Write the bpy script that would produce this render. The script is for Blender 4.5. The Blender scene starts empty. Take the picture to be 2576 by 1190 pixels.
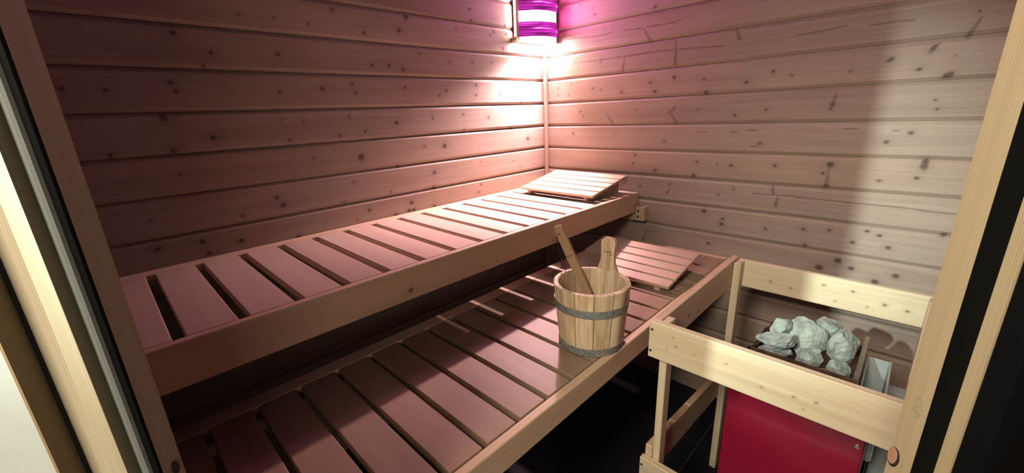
import bpy, math, random
import numpy as np

VEN = 1.9
LINCOL, LINE = (1.0, .40, .86), 165.0
LINCOL2, LINE2 = (1.0, .09, .52), 31.0
LAMPCOL = (1.0, .82, .74)
LAMPE = 190.0
SPOTP, SPOTC, SPOTX = 240.0, (1.0, .66, .71), (-.060, -.092, .428)
SPOTD = (-.42, -.04, -.77)
SPOTS, SPOTB = 89, 1.0
OUTP = 450.0
OUTAZ, OUTEL = 3.2, 17.0
OUTC = (.82, 1.0, .92)
FILX = (-2.75, -1.42, .80)
FILP, FILW, FILC = 48.0, .42, (1.0, .89, .72)
FIL2P = 10.0
WORLD = .03
VT, LOOK, EXPO = 'Standard', 'None', 0.0

# knots, streaks and cracks of the wall boards: (position along wall, height above floor, radius)
KL= [(-1.168, 1.768, 0.0039), (-0.867, 1.779, 0.0071), (-0.905, 1.726, 0.0058), (-1.058, 1.703, 0.0042), (-0.523, 1.804, 0.005), (-0.302, 1.807, 0.0049), (-0.527, 1.851, 0.0045), (-0.383, 1.771, 0.0048), (-0.297, 1.769, 0.0055), (-0.324, 1.7, 0.0078), (-0.406, 1.753, 0.0032), (-0.819, 1.646, 0.0038), (-1.039, 1.591, 0.0044), (-0.968, 1.593, 0.0045), (-0.905, 1.581, 0.0051), (-0.661, 1.622, 0.004), (-0.53, 1.624, 0.0042), (-0.404, 1.632, 0.0027), (-1.246, 1.503, 0.0053), (-1.133, 1.522, 0.0047), (-1.125, 1.488, 0.0039), (-0.906, 1.511, 0.0043), (-0.694, 1.5, 0.0046), (-0.735, 1.479, 0.0036), (-0.515, 1.526, 0.0054), (-0.519, 1.48, 0.0049), (-0.358, 1.484, 0.0046), (-0.205, 1.518, 0.0036), (-0.07, 1.515, 0.0031), (-0.066, 1.476, 0.0032), (-0.204, 1.442, 0.0055), (-1.39, 1.492, 0.0038), (-0.964, 1.371, 0.0067), (-0.782, 1.382, 0.0041), (-1.163, 1.403, 0.0031), (-0.606, 1.394, 0.0038), (-0.447, 1.375, 0.0052), (-1.106, 1.346, 0.0041), (-1.211, 1.336, 0.0035), (-1.389, 1.331, 0.0036), (-1.331, 1.394, 0.0024), (-0.73, 1.258, 0.0087), (-0.158, 1.251, 0.0078), (-0.839, 1.265, 0.0031), (-1.138, 1.251, 0.0083), (-1.321, 1.264, 0.0026), (-1.258, 1.712, 0.0027), (-0.613, 1.759, 0.003), (-0.378, 1.32, 0.0036), (-0.29, 1.312, 0.0049), (-0.608, 1.327, 0.0033), (-1.641, 1.649, 0.0057), (-1.561, 1.601, 0.0041), (-1.588, 1.561, 0.0047), (-1.676, 1.515, 0.0052), (-1.668, 1.492, 0.0036), (-1.714, 1.418, 0.0066), (-1.607, 1.356, 0.0061), (-1.848, 1.326, 0.0035), (-1.711, 1.323, 0.0062), (-1.374, 1.609, 0.0048), (-1.898, 1.496, 0.0037), (-1.818, 1.493, 0.003), (-1.466, 1.717, 0.0031), (-1.366, 1.72, 0.0022), (-1.405, 1.401, 0.0024), (-1.388, 1.332, 0.0032), (-1.139, 1.246, 0.0083), (-0.8, 1.144, 0.0064), (-0.808, 1.078, 0.006), (-1.029, 1.091, 0.0036), (-1.184, 1.154, 0.0029), (-1.234, 1.084, 0.0029), (-1.136, 1.032, 0.0049), (-0.936, 1.028, 0.0067), (-0.953, 0.995, 0.0067), (-0.929, 0.993, 0.0068), (-0.818, 0.988, 0.0061), (-1.02, 0.986, 0.0075), (-0.523, 1.048, 0.0039), (-0.542, 1.011, 0.0039), (-0.298, 1.025, 0.0024), (-0.514, 1.162, 0.0021), (-0.282, 1.141, 0.0023), (-0.224, 1.1, 0.0024), (-0.113, 1.109, 0.0025), (-0.981, 1.192, 0.0032), (-1.193, 1.002, 0.0022), (-1.322, 1.264, 0.0023), (-1.465, 1.141, 0.0058), (-1.45, 1.112, 0.0067), (-1.578, 1.099, 0.0032), (-1.807, 1.132, 0.0028), (-1.703, 1.039, 0.0057), (-1.599, 1.017, 0.0053), (-1.692, 0.998, 0.0054), (-1.812, 1.044, 0.0047), (-1.713, 1.255, 0.0032), (-1.421, 0.988, 0.0062)]
KR= [(-0.118, 1.902, 0.0034), (-0.232, 1.897, 0.0028), (-0.315, 1.866, 0.0023), (-0.321, 1.836, 0.0037), (-0.18, 1.856, 0.0019), (-0.634, 1.813, 0.0042), (-0.092, 1.51, 0.0033), (-0.091, 1.475, 0.0033), (-0.18, 1.525, 0.0021), (-0.316, 1.495, 0.0036), (-0.367, 1.486, 0.003), (-0.484, 1.467, 0.0049), (-0.163, 1.468, 0.0027), (-0.63, 1.5, 0.0041), (-0.742, 1.513, 0.0057), (-0.655, 1.46, 0.0055), (-0.871, 1.495, 0.0034), (-0.884, 1.441, 0.0064), (-1.036, 1.47, 0.0047), (-1.125, 1.502, 0.0038), (-0.567, 1.382, 0.0029), (-0.856, 1.373, 0.0022), (-1.118, 1.364, 0.0035), (-1.007, 1.346, 0.0033), (-0.241, 1.384, 0.0032), (-0.261, 1.36, 0.0032), (-0.194, 1.271, 0.0039), (-0.457, 1.266, 0.0021), (-1.125, 1.501, 0.0035), (-1.187, 1.483, 0.0027), (-1.357, 1.481, 0.0028), (-1.452, 1.505, 0.0043), (-1.459, 1.51, 0.004), (-1.528, 1.471, 0.0042), (-1.591, 1.448, 0.005), (-1.601, 1.451, 0.0056), (-1.549, 1.528, 0.0047), (-1.552, 1.535, 0.004), (-1.601, 1.502, 0.0018), (-1.628, 1.618, 0.0026), (-1.325, 1.376, 0.0044), (-1.321, 1.36, 0.0033), (-1.582, 1.378, 0.0029), (-1.591, 1.35, 0.0029), (-1.544, 1.277, 0.0051), (-1.488, 1.248, 0.0028), (-0.714, 1.237, 0.0038), (-1.111, 1.234, 0.0041), (-0.57, 1.168, 0.0046), (-0.561, 1.127, 0.0031), (-0.68, 1.101, 0.005), (-0.862, 1.088, 0.0062), (-0.872, 1.15, 0.0037), (-1.014, 1.141, 0.0044), (-1.175, 1.15, 0.0045), (-0.958, 1.147, 0.0022), (-0.607, 1.015, 0.0032), (-0.756, 1.039, 0.003), (-0.977, 1.011, 0.0028), (-1.034, 1.043, 0.0027), (-0.923, 0.931, 0.0068), (-1.005, 0.906, 0.0047), (-1.002, 0.883, 0.0062), (-1.173, 0.89, 0.004), (-1.302, 0.91, 0.0042), (-1.316, 0.845, 0.0038), (-0.956, 0.784, 0.005), (-1.489, 1.247, 0.0051), (-1.349, 1.164, 0.0074), (-1.333, 1.131, 0.004), (-1.348, 1.085, 0.0062), (-1.594, 1.186, 0.0069), (-1.593, 1.171, 0.0069), (-1.583, 1.133, 0.0043), (-1.492, 1.116, 0.0037), (-1.383, 0.92, 0.0037), (-1.302, 0.91, 0.0038), (-1.315, 0.848, 0.0044), (-1.49, 0.934, 0.0048), (-1.525, 0.924, 0.0043), (-1.457, 0.886, 0.0045), (-1.554, 0.885, 0.0052), (-1.678, 0.954, 0.004), (-1.426, 0.807, 0.0075), (-1.373, 0.767, 0.0087), (-1.468, 0.786, 0.006), (-1.591, 0.787, 0.0066), (-1.541, 0.751, 0.0073)]
SR= [(-0.399, 1.371, -0.438, 1.321), (-0.736, 1.358, -0.768, 1.319), (-0.727, 1.363, -0.755, 1.385), (-0.583, 1.735, -0.62, 1.677), (-0.978, 1.672, -0.992, 1.635), (-0.739, 1.661, -0.742, 1.569), (-0.494, 1.621, -0.485, 1.567), (-0.352, 1.612, -0.365, 1.626), (-1.635, 1.602, -1.618, 1.554), (-1.56, 1.54, -1.545, 1.52), (-1.33, 1.414, -1.323, 1.362), (-0.653, 0.79, -0.634, 0.73), (-1.175, 1.076, -1.183, 1.039), (-1.201, 1.031, -1.197, 0.992), (-0.758, 1.019, -0.745, 0.995), (-1.597, 1.195, -1.595, 1.161), (-1.348, 1.164, -1.348, 1.085)]
CR= [[(-0.078, 1.747), (-0.208, 1.747), (-0.301, 1.738), (-0.388, 1.737), (-0.427, 1.743)], [(-0.483, 1.741), (-0.572, 1.737)], [(-0.6, 1.738), (-0.692, 1.735), (-0.753, 1.74)], [(-0.194, 1.629), (-0.338, 1.627), (-0.481, 1.627), (-0.657, 1.629), (-0.812, 1.623), (-0.934, 1.616)], [(-0.86, 1.28), (-0.904, 1.28)], [(-0.996, 1.279), (-1.032, 1.277)], [(-1.057, 1.284), (-1.095, 1.287)], [(-1.176, 1.619), (-1.25, 1.621), (-1.326, 1.627)], [(-1.386, 1.619), (-1.439, 1.62), (-1.492, 1.617)], [(-1.368, 1.291), (-1.407, 1.291)], [(-1.496, 1.284), (-1.515, 1.284)], [(-1.108, 1.031), (-1.164, 1.032), (-1.24, 1.035), (-1.334, 1.033)], [(-1.079, 1.223), (-1.109, 1.222)], [(-0.64, 0.795), (-0.718, 0.796)], [(-1.258, 1.032), (-1.363, 1.032), (-1.46, 1.031), (-1.565, 1.031), (-1.63, 1.027), (-1.7, 1.026)]]

# ------------------------------------------------------------------ basics
# x = 0 is the right-hand wall, y = 0 the left-hand (bench) wall, the cabin lies in x < 0, y < 0.
# Heights below are written from a datum 1.32 m above the floor.
Z0 = 1.32
scene = bpy.context.scene
col = scene.collection
random.seed(7)
rng = np.random.RandomState(11)

CAM = np.array((-1.88509, -1.57912, 0.0714))
N2 = np.array((math.sqrt(.5), math.sqrt(.5)))      # doorway normal, into the cabin
E2 = np.array((math.sqrt(.5), -math.sqrt(.5)))     # along the doorway, to the right

def D(s, d):
    p = CAM[:2] + d * N2 + s * E2
    return float(p[0]), float(p[1])

# ------------------------------------------------------------------ materials
def nt(name):
    m = bpy.data.materials.new(name)
    m.use_nodes = True
    t = m.node_tree
    t.nodes.clear()
    out = t.nodes.new('ShaderNodeOutputMaterial')
    b = t.nodes.new('ShaderNodeBsdfPrincipled')
    t.links.new(b.outputs[0], out.inputs[0])
    return m, t, b, out

def attr(t, name):
    a = t.nodes.new('ShaderNodeAttribute'); a.attribute_name = name
    return a

def mapping(t, vec, sc, loc=(0, 0, 0)):
    mp = t.nodes.new('ShaderNodeMapping')
    mp.inputs['Scale'].default_value = sc
    mp.inputs['Location'].default_value = loc
    t.links.new(vec, mp.inputs['Vector'])
    return mp.outputs[0]

def noise(t, vec, scale=1.0, detail=3.0, rough=.55, dist=0.0):
    n = t.nodes.new('ShaderNodeTexNoise')
    n.inputs['Scale'].default_value = scale
    n.inputs['Detail'].default_value = detail
    n.inputs['Roughness'].default_value = rough
    n.inputs['Distortion'].default_value = dist
    t.links.new(vec, n.inputs['Vector'])
    return n.outputs[0]

def ramp(t, fac, stops):
    r = t.nodes.new('ShaderNodeValToRGB')
    el = r.color_ramp.elements
    while len(el) < len(stops):
        el.new(.5)
    for e, (p, c) in zip(el, stops):
        e.position = p
        e.color = tuple(c) + (1,) if len(c) == 3 else c
    t.links.new(fac, r.inputs[0])
    return r.outputs[0]

def mix(t, a, b, fac, mode='MIX'):
    m = t.nodes.new('ShaderNodeMix'); m.data_type = 'RGBA'; m.blend_type = mode
    for s, v in ((m.inputs[6], a), (m.inputs[7], b)):
        if isinstance(v, tuple):
            s.default_value = v + (1,) if len(v) == 3 else v
        else:
            t.links.new(v, s)
    if isinstance(fac, (int, float)):
        m.inputs[0].default_value = fac
    else:
        t.links.new(fac, m.inputs[0])
    return m.outputs[2]

def mth(t, op, a, b=0.0, clamp=False):
    m = t.nodes.new('ShaderNodeMath'); m.operation = op; m.use_clamp = clamp
    for s, v in zip(m.inputs, (a, b)):
        if isinstance(v, (int, float)):
            s.default_value = v
        else:
            t.links.new(v, s)
    return m.outputs[0]

def wood(name, light, dark, grain=.45, fine=70.0, rough=.55, knot=(.10, .045, .025), ridge=0.0, bump=.12, spec=.3):
    """grain runs along g.x (metres), knots and crack lines come from a point attribute"""
    m, t, b, out = nt(name)
    g = attr(t, 'g').outputs['Vector']
    big = noise(t, mapping(t, g, (1.6, 16, 16)), 1.0, 3, .5, .4)
    ln = noise(t, mapping(t, g, (2.2, fine * 2.4, fine * 2.4)), 1.0, 3, .6, .6)
    f = mth(t, 'ADD', mth(t, 'MULTIPLY', big, 1 - grain), mth(t, 'MULTIPLY', ln, grain))
    c = ramp(t, f, [(.34, dark), (.60, light)])
    if ridge:
        w = t.nodes.new('ShaderNodeTexWave'); w.wave_type = 'BANDS'; w.bands_direction = 'Y'
        w.inputs['Scale'].default_value = 1.0
        w.inputs['Distortion'].default_value = 1.6
        w.inputs['Detail'].default_value = 2
        w.inputs['Detail Scale'].default_value = .6
        t.links.new(mapping(t, g, (.9, ridge, 1.0)), w.inputs['Vector'])
        c = mix(t, c, tuple(x * .42 for x in dark), mth(t, 'MULTIPLY', w.outputs['Fac'], .26))
    c = mix(t, c, attr(t, 'tint').outputs['Color'], 1.0, 'MULTIPLY')
    k = attr(t, 'knot').outputs['Fac']
    c = mix(t, c, knot, mth(t, 'MULTIPLY', k, .92, True))
    t.links.new(c, b.inputs['Base Color'])
    b.inputs['Roughness'].default_value = rough
    b.inputs['Specular IOR Level'].default_value = spec
    bp = t.nodes.new('ShaderNodeBump'); bp.inputs['Strength'].default_value = bump; bp.inputs['Distance'].default_value = .002
    t.links.new(ln, bp.inputs['Height']); t.links.new(bp.outputs[0], b.inputs['Normal'])
    return m

def plain(name, base, rough=.5, metal=0.0, spec=.5, var=0.0, scale=30.0, bump=0.0, coat=0.0, second=None):
    m, t, b, out = nt(name)
    tc = t.nodes.new('ShaderNodeTexCoord').outputs['Object']
    if var:
        n = noise(t, tc, scale, 5, .6)
        c2 = second if second else tuple(x * (1 - var) for x in base)
        c = ramp(t, n, [(.35, c2), (.65, base)])
        t.links.new(c, b.inputs['Base Color'])
        if bump:
            bp = t.nodes.new('ShaderNodeBump'); bp.inputs['Strength'].default_value = bump; bp.inputs['Distance'].default_value = .003
            t.links.new(n, bp.inputs['Height']); t.links.new(bp.outputs[0], b.inputs['Normal'])
    else:
        b.inputs['Base Color'].default_value = base + (1,)
    b.inputs['Roughness'].default_value = rough
    b.inputs['Metallic'].default_value = metal
    b.inputs['Specular IOR Level'].default_value = spec
    b.inputs['Coat Weight'].default_value = coat
    b.inputs['Coat Roughness'].default_value = .13
    return m

M = {}
M['wall'] = wood('spruce wall boards', (.40, .30, .24), (.31, .225, .175), grain=.46, fine=60, rough=.6, knot=(.045, .018, .014))
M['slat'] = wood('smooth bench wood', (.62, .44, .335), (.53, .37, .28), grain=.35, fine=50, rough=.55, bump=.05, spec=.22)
M['slat_shaded'] = wood('shade-toned bench wood', (.37, .25, .168), (.31, .207, .138), grain=.35, fine=50, rough=.5, bump=.05, spec=.25)  # bench wood darkened in colour to stand for shade on the lower seat
M['fascia'] = wood('bench board wood', (.70, .49, .33), (.58, .395, .26), grain=.40, fine=60, rough=.55)
M['trimwood'] = wood('trim wood', (.50, .36, .26), (.42, .30, .21), grain=.40, fine=60, rough=.55)
M['stopwood'] = wood('brown door stop', (.34, .24, .155), (.28, .195, .125), grain=.4, fine=60, rough=.6)
M['guard'] = wood('planed spruce', (.72, .60, .41), (.60, .465, .295), grain=.55, fine=45, rough=.5)
M['jamb'] = wood('ribbed spruce frame', (.43, .335, .205), (.36, .27, .16), grain=.4, fine=60, rough=.5, ridge=185.0)
M['jamb_light'] = wood('pale ribbed spruce frame', (.40, .34, .235), (.32, .265, .175), grain=.4, fine=60, rough=.5, ridge=150.0)
M['bucket'] = wood('larch staves', (.88, .70, .47), (.54, .36, .20), grain=.8, fine=30, rough=.55)
M['ladle'] = wood('ladle wood', (.60, .38, .22), (.50, .30, .17), grain=.5, fine=60, rough=.55)
M['pale'] = wood('headrest wood', (.60, .43, .32), (.52, .36, .26), grain=.35, fine=50, rough=.45, bump=.05)
M['black'] = plain('black rubber', (.004, .004, .004), .7, spec=.06)
M['greyseal'] = plain('grey rubber', (.16, .165, .15), .55)
M['screw'] = plain('dull steel screw', (.22, .23, .25), .45, .9)
M['chrome'] = plain('bright steel', (.75, .75, .72), .25, 1.0)
M['galv'] = plain('galvanised steel', (.40, .42, .39), .5, .25, var=.55, scale=170)
M['red'] = plain('dark red enamel', (.33, .009, .044), .32, 0.0, .5, var=.12, scale=60, coat=.8)
M['steel'] = plain('dark steel', (.055, .05, .045), .5, .6, var=.4, scale=25)
M['edge'] = plain('worn steel edge', (.30, .27, .22), .45, .6, var=.4, scale=40)
M['rust'] = plain('rusty steel', (.12, .055, .03), .7, .2, var=.6, scale=22, second=(.035, .022, .018))
M['grey'] = plain('grey sheet steel', (.42, .47, .46), .5, .1, var=.12, scale=60)
M['plug'] = plain('wooden plug', (.42, .22, .13), .6, var=.2, scale=200)
M['knotwood'] = plain('pale knot wood', (.40, .33, .20), .6, var=.35, scale=260)
M['hole'] = plain('dark hole', (.012, .008, .006), .8)
M['plaster'] = plain('white plaster', (.37, .395, .36), .7, var=.05, scale=40)
M['cord'] = plain('black cord', (.008, .008, .012), .6)
M['ink'] = plain('burnt lettering', (.012, .010, .012), .6)
M['glass'] = plain('smoked glass', (.004, .003, .0027), .5, 0.0, .04)

def stone_mat():
    m, t, b, out = nt('pale grey green stone')
    tc = t.nodes.new('ShaderNodeTexCoord').outputs['Object']
    n1 = noise(t, tc, 26, 6, .65, .4)
    n2 = noise(t, mapping(t, tc, (30, 30, 120)), 1.0, 4, .6, .8)
    c = ramp(t, n1, [(.30, (.13, .15, .135)), (.48, (.30, .345, .31)), (.72, (.45, .49, .45))])
    c = mix(t, c, (.25, .20, .14), mth(t, 'MULTIPLY', ramp(t, n2, [(.52, (0, 0, 0)), (.70, (1, 1, 1))]), .45))
    t.links.new(c, b.inputs['Base Color']); b.inputs['Roughness'].default_value = .85
    bp = t.nodes.new('ShaderNodeBump'); bp.inputs['Strength'].default_value = .7; bp.inputs['Distance'].default_value = .004
    t.links.new(mth(t, 'ADD', n1, n2), bp.inputs['Height']); t.links.new(bp.outputs[0], b.inputs['Normal'])
    return m
M['stone'] = stone_mat()
M['sill'] = plain('pale hallway floor', (.50, .49, .45), .6, var=.15, scale=12)

def tile_mat():
    m, t, b, out = nt('black floor tiles')
    geo = t.nodes.new('ShaderNodeNewGeometry').outputs['Position']
    br = t.nodes.new('ShaderNodeTexBrick')
    br.offset = .5; br.offset_frequency = 2; br.squash = 1
    br.inputs['Color1'].default_value = (.015, .0135, .019, 1)
    br.inputs['Color2'].default_value = (.017, .015, .020, 1)
    br.inputs['Mortar'].default_value = (.13, .12, .13, 1)
    br.inputs['Scale'].default_value = 1.0
    br.inputs['Mortar Size'].default_value = .0013
    br.inputs['Mortar Smooth'].default_value = .1
    br.inputs['Brick Width'].default_value = .614
    br.inputs['Row Height'].default_value = .331
    # grout line along x at y = -0.784 and a joint at x = -0.655 in the row in front of it
    t.links.new(mapping(t, geo, (1, 1, 1), (.655 + .307 + 6.14, .784 + 3.31, 0)), br.inputs['Vector'])
    t.links.new(br.outputs['Color'], b.inputs['Base Color'])
    b.inputs['Roughness'].default_value = .55
    b.inputs['Specular IOR Level'].default_value = .06
    return m
M['tile'] = tile_mat()

def veneer_mat():
    m, t, b, out = nt('glowing magenta veneer')
    tc = t.nodes.new('ShaderNodeTexCoord').outputs['Object']
    n = noise(t, mapping(t, tc, (5, 5, 95)), 1.0, 2, .5, .25)
    c = ramp(t, n, [(.33, (.03, .002, .02)), (.45, (.16, .004, .12)), (.55, (.34, .012, .29)), (.60, (.45, .02, .40)), (.64, (1.5, .45, 1.3))])
    e = t.nodes.new('ShaderNodeEmission'); e.inputs['Strength'].default_value = VEN
    t.links.new(c, e.inputs['Color'])
    b.inputs['Base Color'].default_value = (.12, .04, .06, 1)
    a = t.nodes.new('ShaderNodeAddShader')
    t.links.new(b.outputs[0], a.inputs[0]); t.links.new(e.outputs[0], a.inputs[1]); t.links.new(a.outputs[0], out.inputs[0])
    return m

def glow_mat(name, colr, strength):
    m, t, b, out = nt(name)
    b.inputs['Base Color'].default_value = (.8, .8, .8, 1)
    b.inputs['Emission Color'].default_value = colr + (1,)
    b.inputs['Emission Strength'].default_value = strength
    return m

# ------------------------------------------------------------------ mesh builder
class MB:
    """collects faces (each with its own corners) for ONE mesh object"""
    def __init__(s):
        s.v = []; s.f = []; s.g = []; s.t = []; s.k = []; s.n = 0

    def add(s, verts, faces, g=None, tint=None, knot=None):
        verts = np.asarray(verts, float)
        n = len(verts)
        s.v.append(verts)
        s.f += [tuple(int(i) + s.n for i in f) for f in faces]
        s.g.append(np.asarray(g, float) if g is not None else verts.copy())
        if tint is None: tint = (1, 1, 1)
        tint = np.asarray(tint, float)
        s.t.append(np.tile(tint, (n, 1)) if tint.ndim == 1 else tint)
        s.k.append(np.zeros(n) if knot is None else np.asarray(knot, float))
        s.n += n

    def box(s, lo, hi, axis=None, ch=.0015, tint=None, xf=None, knots=None, cell=None, vary=.06):
        """chamfered board lo..hi (local), grain along `axis`; xf maps points to place"""
        lo = np.array(lo, float); hi = np.array(hi, float)
        c = (lo + hi) / 2; h = (hi - lo) / 2
        if axis is None: axis = int(np.argmax(h))
        oth = [i for i in range(3) if i != axis]
        oth.sort(key=lambda i: -h[i])
        ch = min(ch, h.min() * .45)
        if tint is None:
            v = 1 + rng.uniform(-vary, vary); w = rng.uniform(-.03, .03)
            tint = (v, v * (1 + w * .4), v * (1 + w))
        off = np.array((rng.uniform(0, 40), rng.uniform(0, 40), rng.uniform(0, 40)))
        def put(P, F):
            P = np.asarray(P, float)
            L = P - c
            g = np.stack([L[:, axis], L[:, oth[0]], L[:, oth[1]]], 1)
            kn = None
            if knots:
                kn = np.zeros(len(P))
                for (a, bb, r) in knots:      # (along, across, radius) in the coordinates of lo/hi
                    dd = np.hypot((P[:, axis] - a) / 1.25, P[:, oth[0]] - bb) / r
                    kn = np.maximum(kn, np.clip(1.35 - dd, 0, 1) ** .8)
                    kn = np.maximum(kn, .28 * np.exp(-(dd / 2.2) ** 2))
            W = P if xf is None else xf(P)
            cc = c[None] if xf is None else xf(c[None])
            F2 = []
            for f in F:
                q = W[list(f)]
                nn = np.zeros(3)
                for i in range(len(q)):
                    nn += np.cross(q[i] - q[0], q[(i + 1) % len(q)] - q[0])
                F2.append(tuple(f) if nn @ (q.mean(0) - cc[0]) >= 0 else tuple(reversed(f)))
            s.add(W, F2, g + off, tint, kn)
        for ax in range(3):
            u, v = [i for i in range(3) if i != ax]
            for sg in (-1, 1):
                us = [c[u] - h[u] + ch, c[u] + h[u] - ch]; vs = [c[v] - h[v] + ch, c[v] + h[v] - ch]
                nu = nv = 1
                if cell:
                    nu = max(1, int(round((us[1] - us[0]) / cell))); nv = max(1, int(round((vs[1] - vs[0]) / cell)))
                U = np.linspace(us[0], us[1], nu + 1); V = np.linspace(vs[0], vs[1], nv + 1)
                P = np.zeros(((nu + 1) * (nv + 1), 3))
                uu, vv = np.meshgrid(U, V, indexing='ij')
                P[:, u] = uu.ravel(); P[:, v] = vv.ravel(); P[:, ax] = c[ax] + sg * h[ax]
                F = [(i * (nv + 1) + j, (i + 1) * (nv + 1) + j, (i + 1) * (nv + 1) + j + 1, i * (nv + 1) + j + 1)
                     for i in range(nu) for j in range(nv)]
                put(P, F)
        for ax in range(3):                    # edge chamfers
            u, v = [i for i in range(3) if i != ax]
            for su in (-1, 1):
                for sv in (-1, 1):
                    P = np.zeros((4, 3))
                    for i, (sa, fu) in enumerate(((-1, 0), (1, 0), (1, 1), (-1, 1))):
                        P[i, ax] = c[ax] + sa * (h[ax] - ch)
                        P[i, u] = c[u] + su * (h[u] - (0 if fu else ch))
                        P[i, v] = c[v] + sv * (h[v] - (ch if fu else 0))
                    put(P, [(0, 1, 2, 3)])
        for sx in (-1, 1):                     # corner triangles
            for sy in (-1, 1):
                for sz in (-1, 1):
                    sg = np.array((sx, sy, sz))
                    P = np.array([c + sg * (h - ch * (1 - np.eye(3)[i])) for i in range(3)])
                    put(P, [(0, 1, 2)])
        return s

    def prism(s, poly, z0, z1, tint=None):
        """vertical prism over a plan polygon; grain runs up"""
        p = np.array(poly, float)
        area = sum(p[i - 1][0] * p[i][1] - p[i][0] * p[i - 1][1] for i in range(len(p)))
        if area < 0: p = p[::-1]
        n = len(p); off = rng.uniform(0, 30)
        acc = 0.0
        for i in range(n):
            a, b = p[i], p[(i + 1) % n]
            L = float(np.hypot(*(b - a)))
            V = [(a[0], a[1], z0), (b[0], b[1], z0), (b[0], b[1], z1), (a[0], a[1], z1)]
            g = [(z0, acc, off), (z0, acc + L, off), (z1, acc + L, off), (z1, acc, off)]
            s.add(V, [(0, 1, 2, 3)], g, tint); acc += L
        s.add([(x, y, z1) for x, y in p], [tuple(range(n))], None, tint)
        s.add([(x, y, z0) for x, y in p], [tuple(reversed(range(n)))], None, tint)
        return s

    def tube(s, pts, r, seg=10, tint=None, caps=True):
        pts = [np.array(q, float) for q in pts]
        rr = r if isinstance(r, (list, tuple)) else [r] * len(pts)
        ring = []; up = np.array((0, 0, 1.0))
        for i, q in enumerate(pts):
            d = pts[min(i + 1, len(pts) - 1)] - pts[max(i - 1, 0)]
            d /= np.linalg.norm(d) + 1e-12
            a = np.cross(d, up if abs(d[2]) < .95 else np.array((1.0, 0, 0))); a /= np.linalg.norm(a)
            b = np.cross(a, d)
            ring.append([q + rr[i] * (math.cos(t) * a + math.sin(t) * b) for t in np.linspace(0, 2 * math.pi, seg, endpoint=False)])
        V = [p for R in ring for p in R]; F = []
        for i in range(len(pts) - 1):
            for j in range(seg):
                k = (j + 1) % seg
                F.append((i * seg + j, i * seg + k, (i + 1) * seg + k, (i + 1) * seg + j))
        if caps:
            F.append(tuple(reversed(range(seg)))); F.append(tuple((len(pts) - 1) * seg + j for j in range(seg)))
        s.add(V, F, None, tint)
        return s

    def lathe(s, prof, centre, seg=48, wob=None, gscale=1.0, tint=None):
        """profile [(r, z)...] turned about the vertical through centre; wob(angle, r) may change r"""
        V = []; g = []
        for (r, z) in prof:
            for j in range(seg):
                a = 2 * math.pi * j / seg
                q = r if wob is None else wob(a, r)
                V.append((centre[0] + q * math.cos(a), centre[1] + q * math.sin(a), z))
                g.append((z, a * .1 * gscale, r))
        F = []
        for i in range(len(prof) - 1):
            for j in range(seg):
                k = (j + 1) % seg
                F.append((i * seg + j, i * seg + k, (i + 1) * seg + k, (i + 1) * seg + j))
        s.add(V, F, g, tint)
        return s

    def build(s, name, mat, parent=None, smooth=False, recalc=False):
        V = np.concatenate(s.v).copy(); V[:, 2] += Z0
        lo, hi = V.min(0), V.max(0)
        org = np.array(((lo[0] + hi[0]) / 2, (lo[1] + hi[1]) / 2, lo[2]))
        me = bpy.data.meshes.new(name)
        me.from_pydata((V - org).tolist(), [], s.f)
        for nm, typ, dat in (('g', 'FLOAT_VECTOR', np.concatenate(s.g)), ('knot', 'FLOAT', np.concatenate(s.k))):
            at = me.attributes.new(nm, typ, 'POINT')
            at.data.foreach_set('vector' if typ == 'FLOAT_VECTOR' else 'value', dat.astype(np.float32).ravel())
        at = me.attributes.new('tint', 'FLOAT_COLOR', 'POINT')
        T = np.concatenate(s.t); T = np.concatenate([T, np.ones((len(T), 1))], 1)
        at.data.foreach_set('color', T.astype(np.float32).ravel())
        if recalc:
            import bmesh
            bm = bmesh.new(); bm.from_mesh(me)
            bmesh.ops.remove_doubles(bm, verts=bm.verts, dist=1e-6)
            bmesh.ops.recalc_face_normals(bm, faces=bm.faces); bm.to_mesh(me); bm.free()
        if smooth:
            me.polygons.foreach_set('use_smooth', [True] * len(me.polygons))
        me.materials.append(mat)
        me.update()
        o = bpy.data.objects.new(name, me)
        col.objects.link(o)
        w = np.zeros(3)
        q = parent
        while q is not None:
            w += np.array(q.location); q = q.parent
        o.location = org - w
        o.parent = parent
        return o

def tag(o, label=None, cat=None, group=None, kind=None):
    if label: o['label'] = label
    if cat: o['category'] = cat
    if group: o['group'] = group
    if kind: o['kind'] = kind
    return o

def thing(name, loc, label=None, cat=None, group=None, kind=None):
    o = bpy.data.objects.new(name, None)
    o.empty_display_size = .05
    o.location = (loc[0], loc[1], loc[2] + Z0)
    col.objects.link(o)
    return tag(o, label, cat, group, kind)

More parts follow.
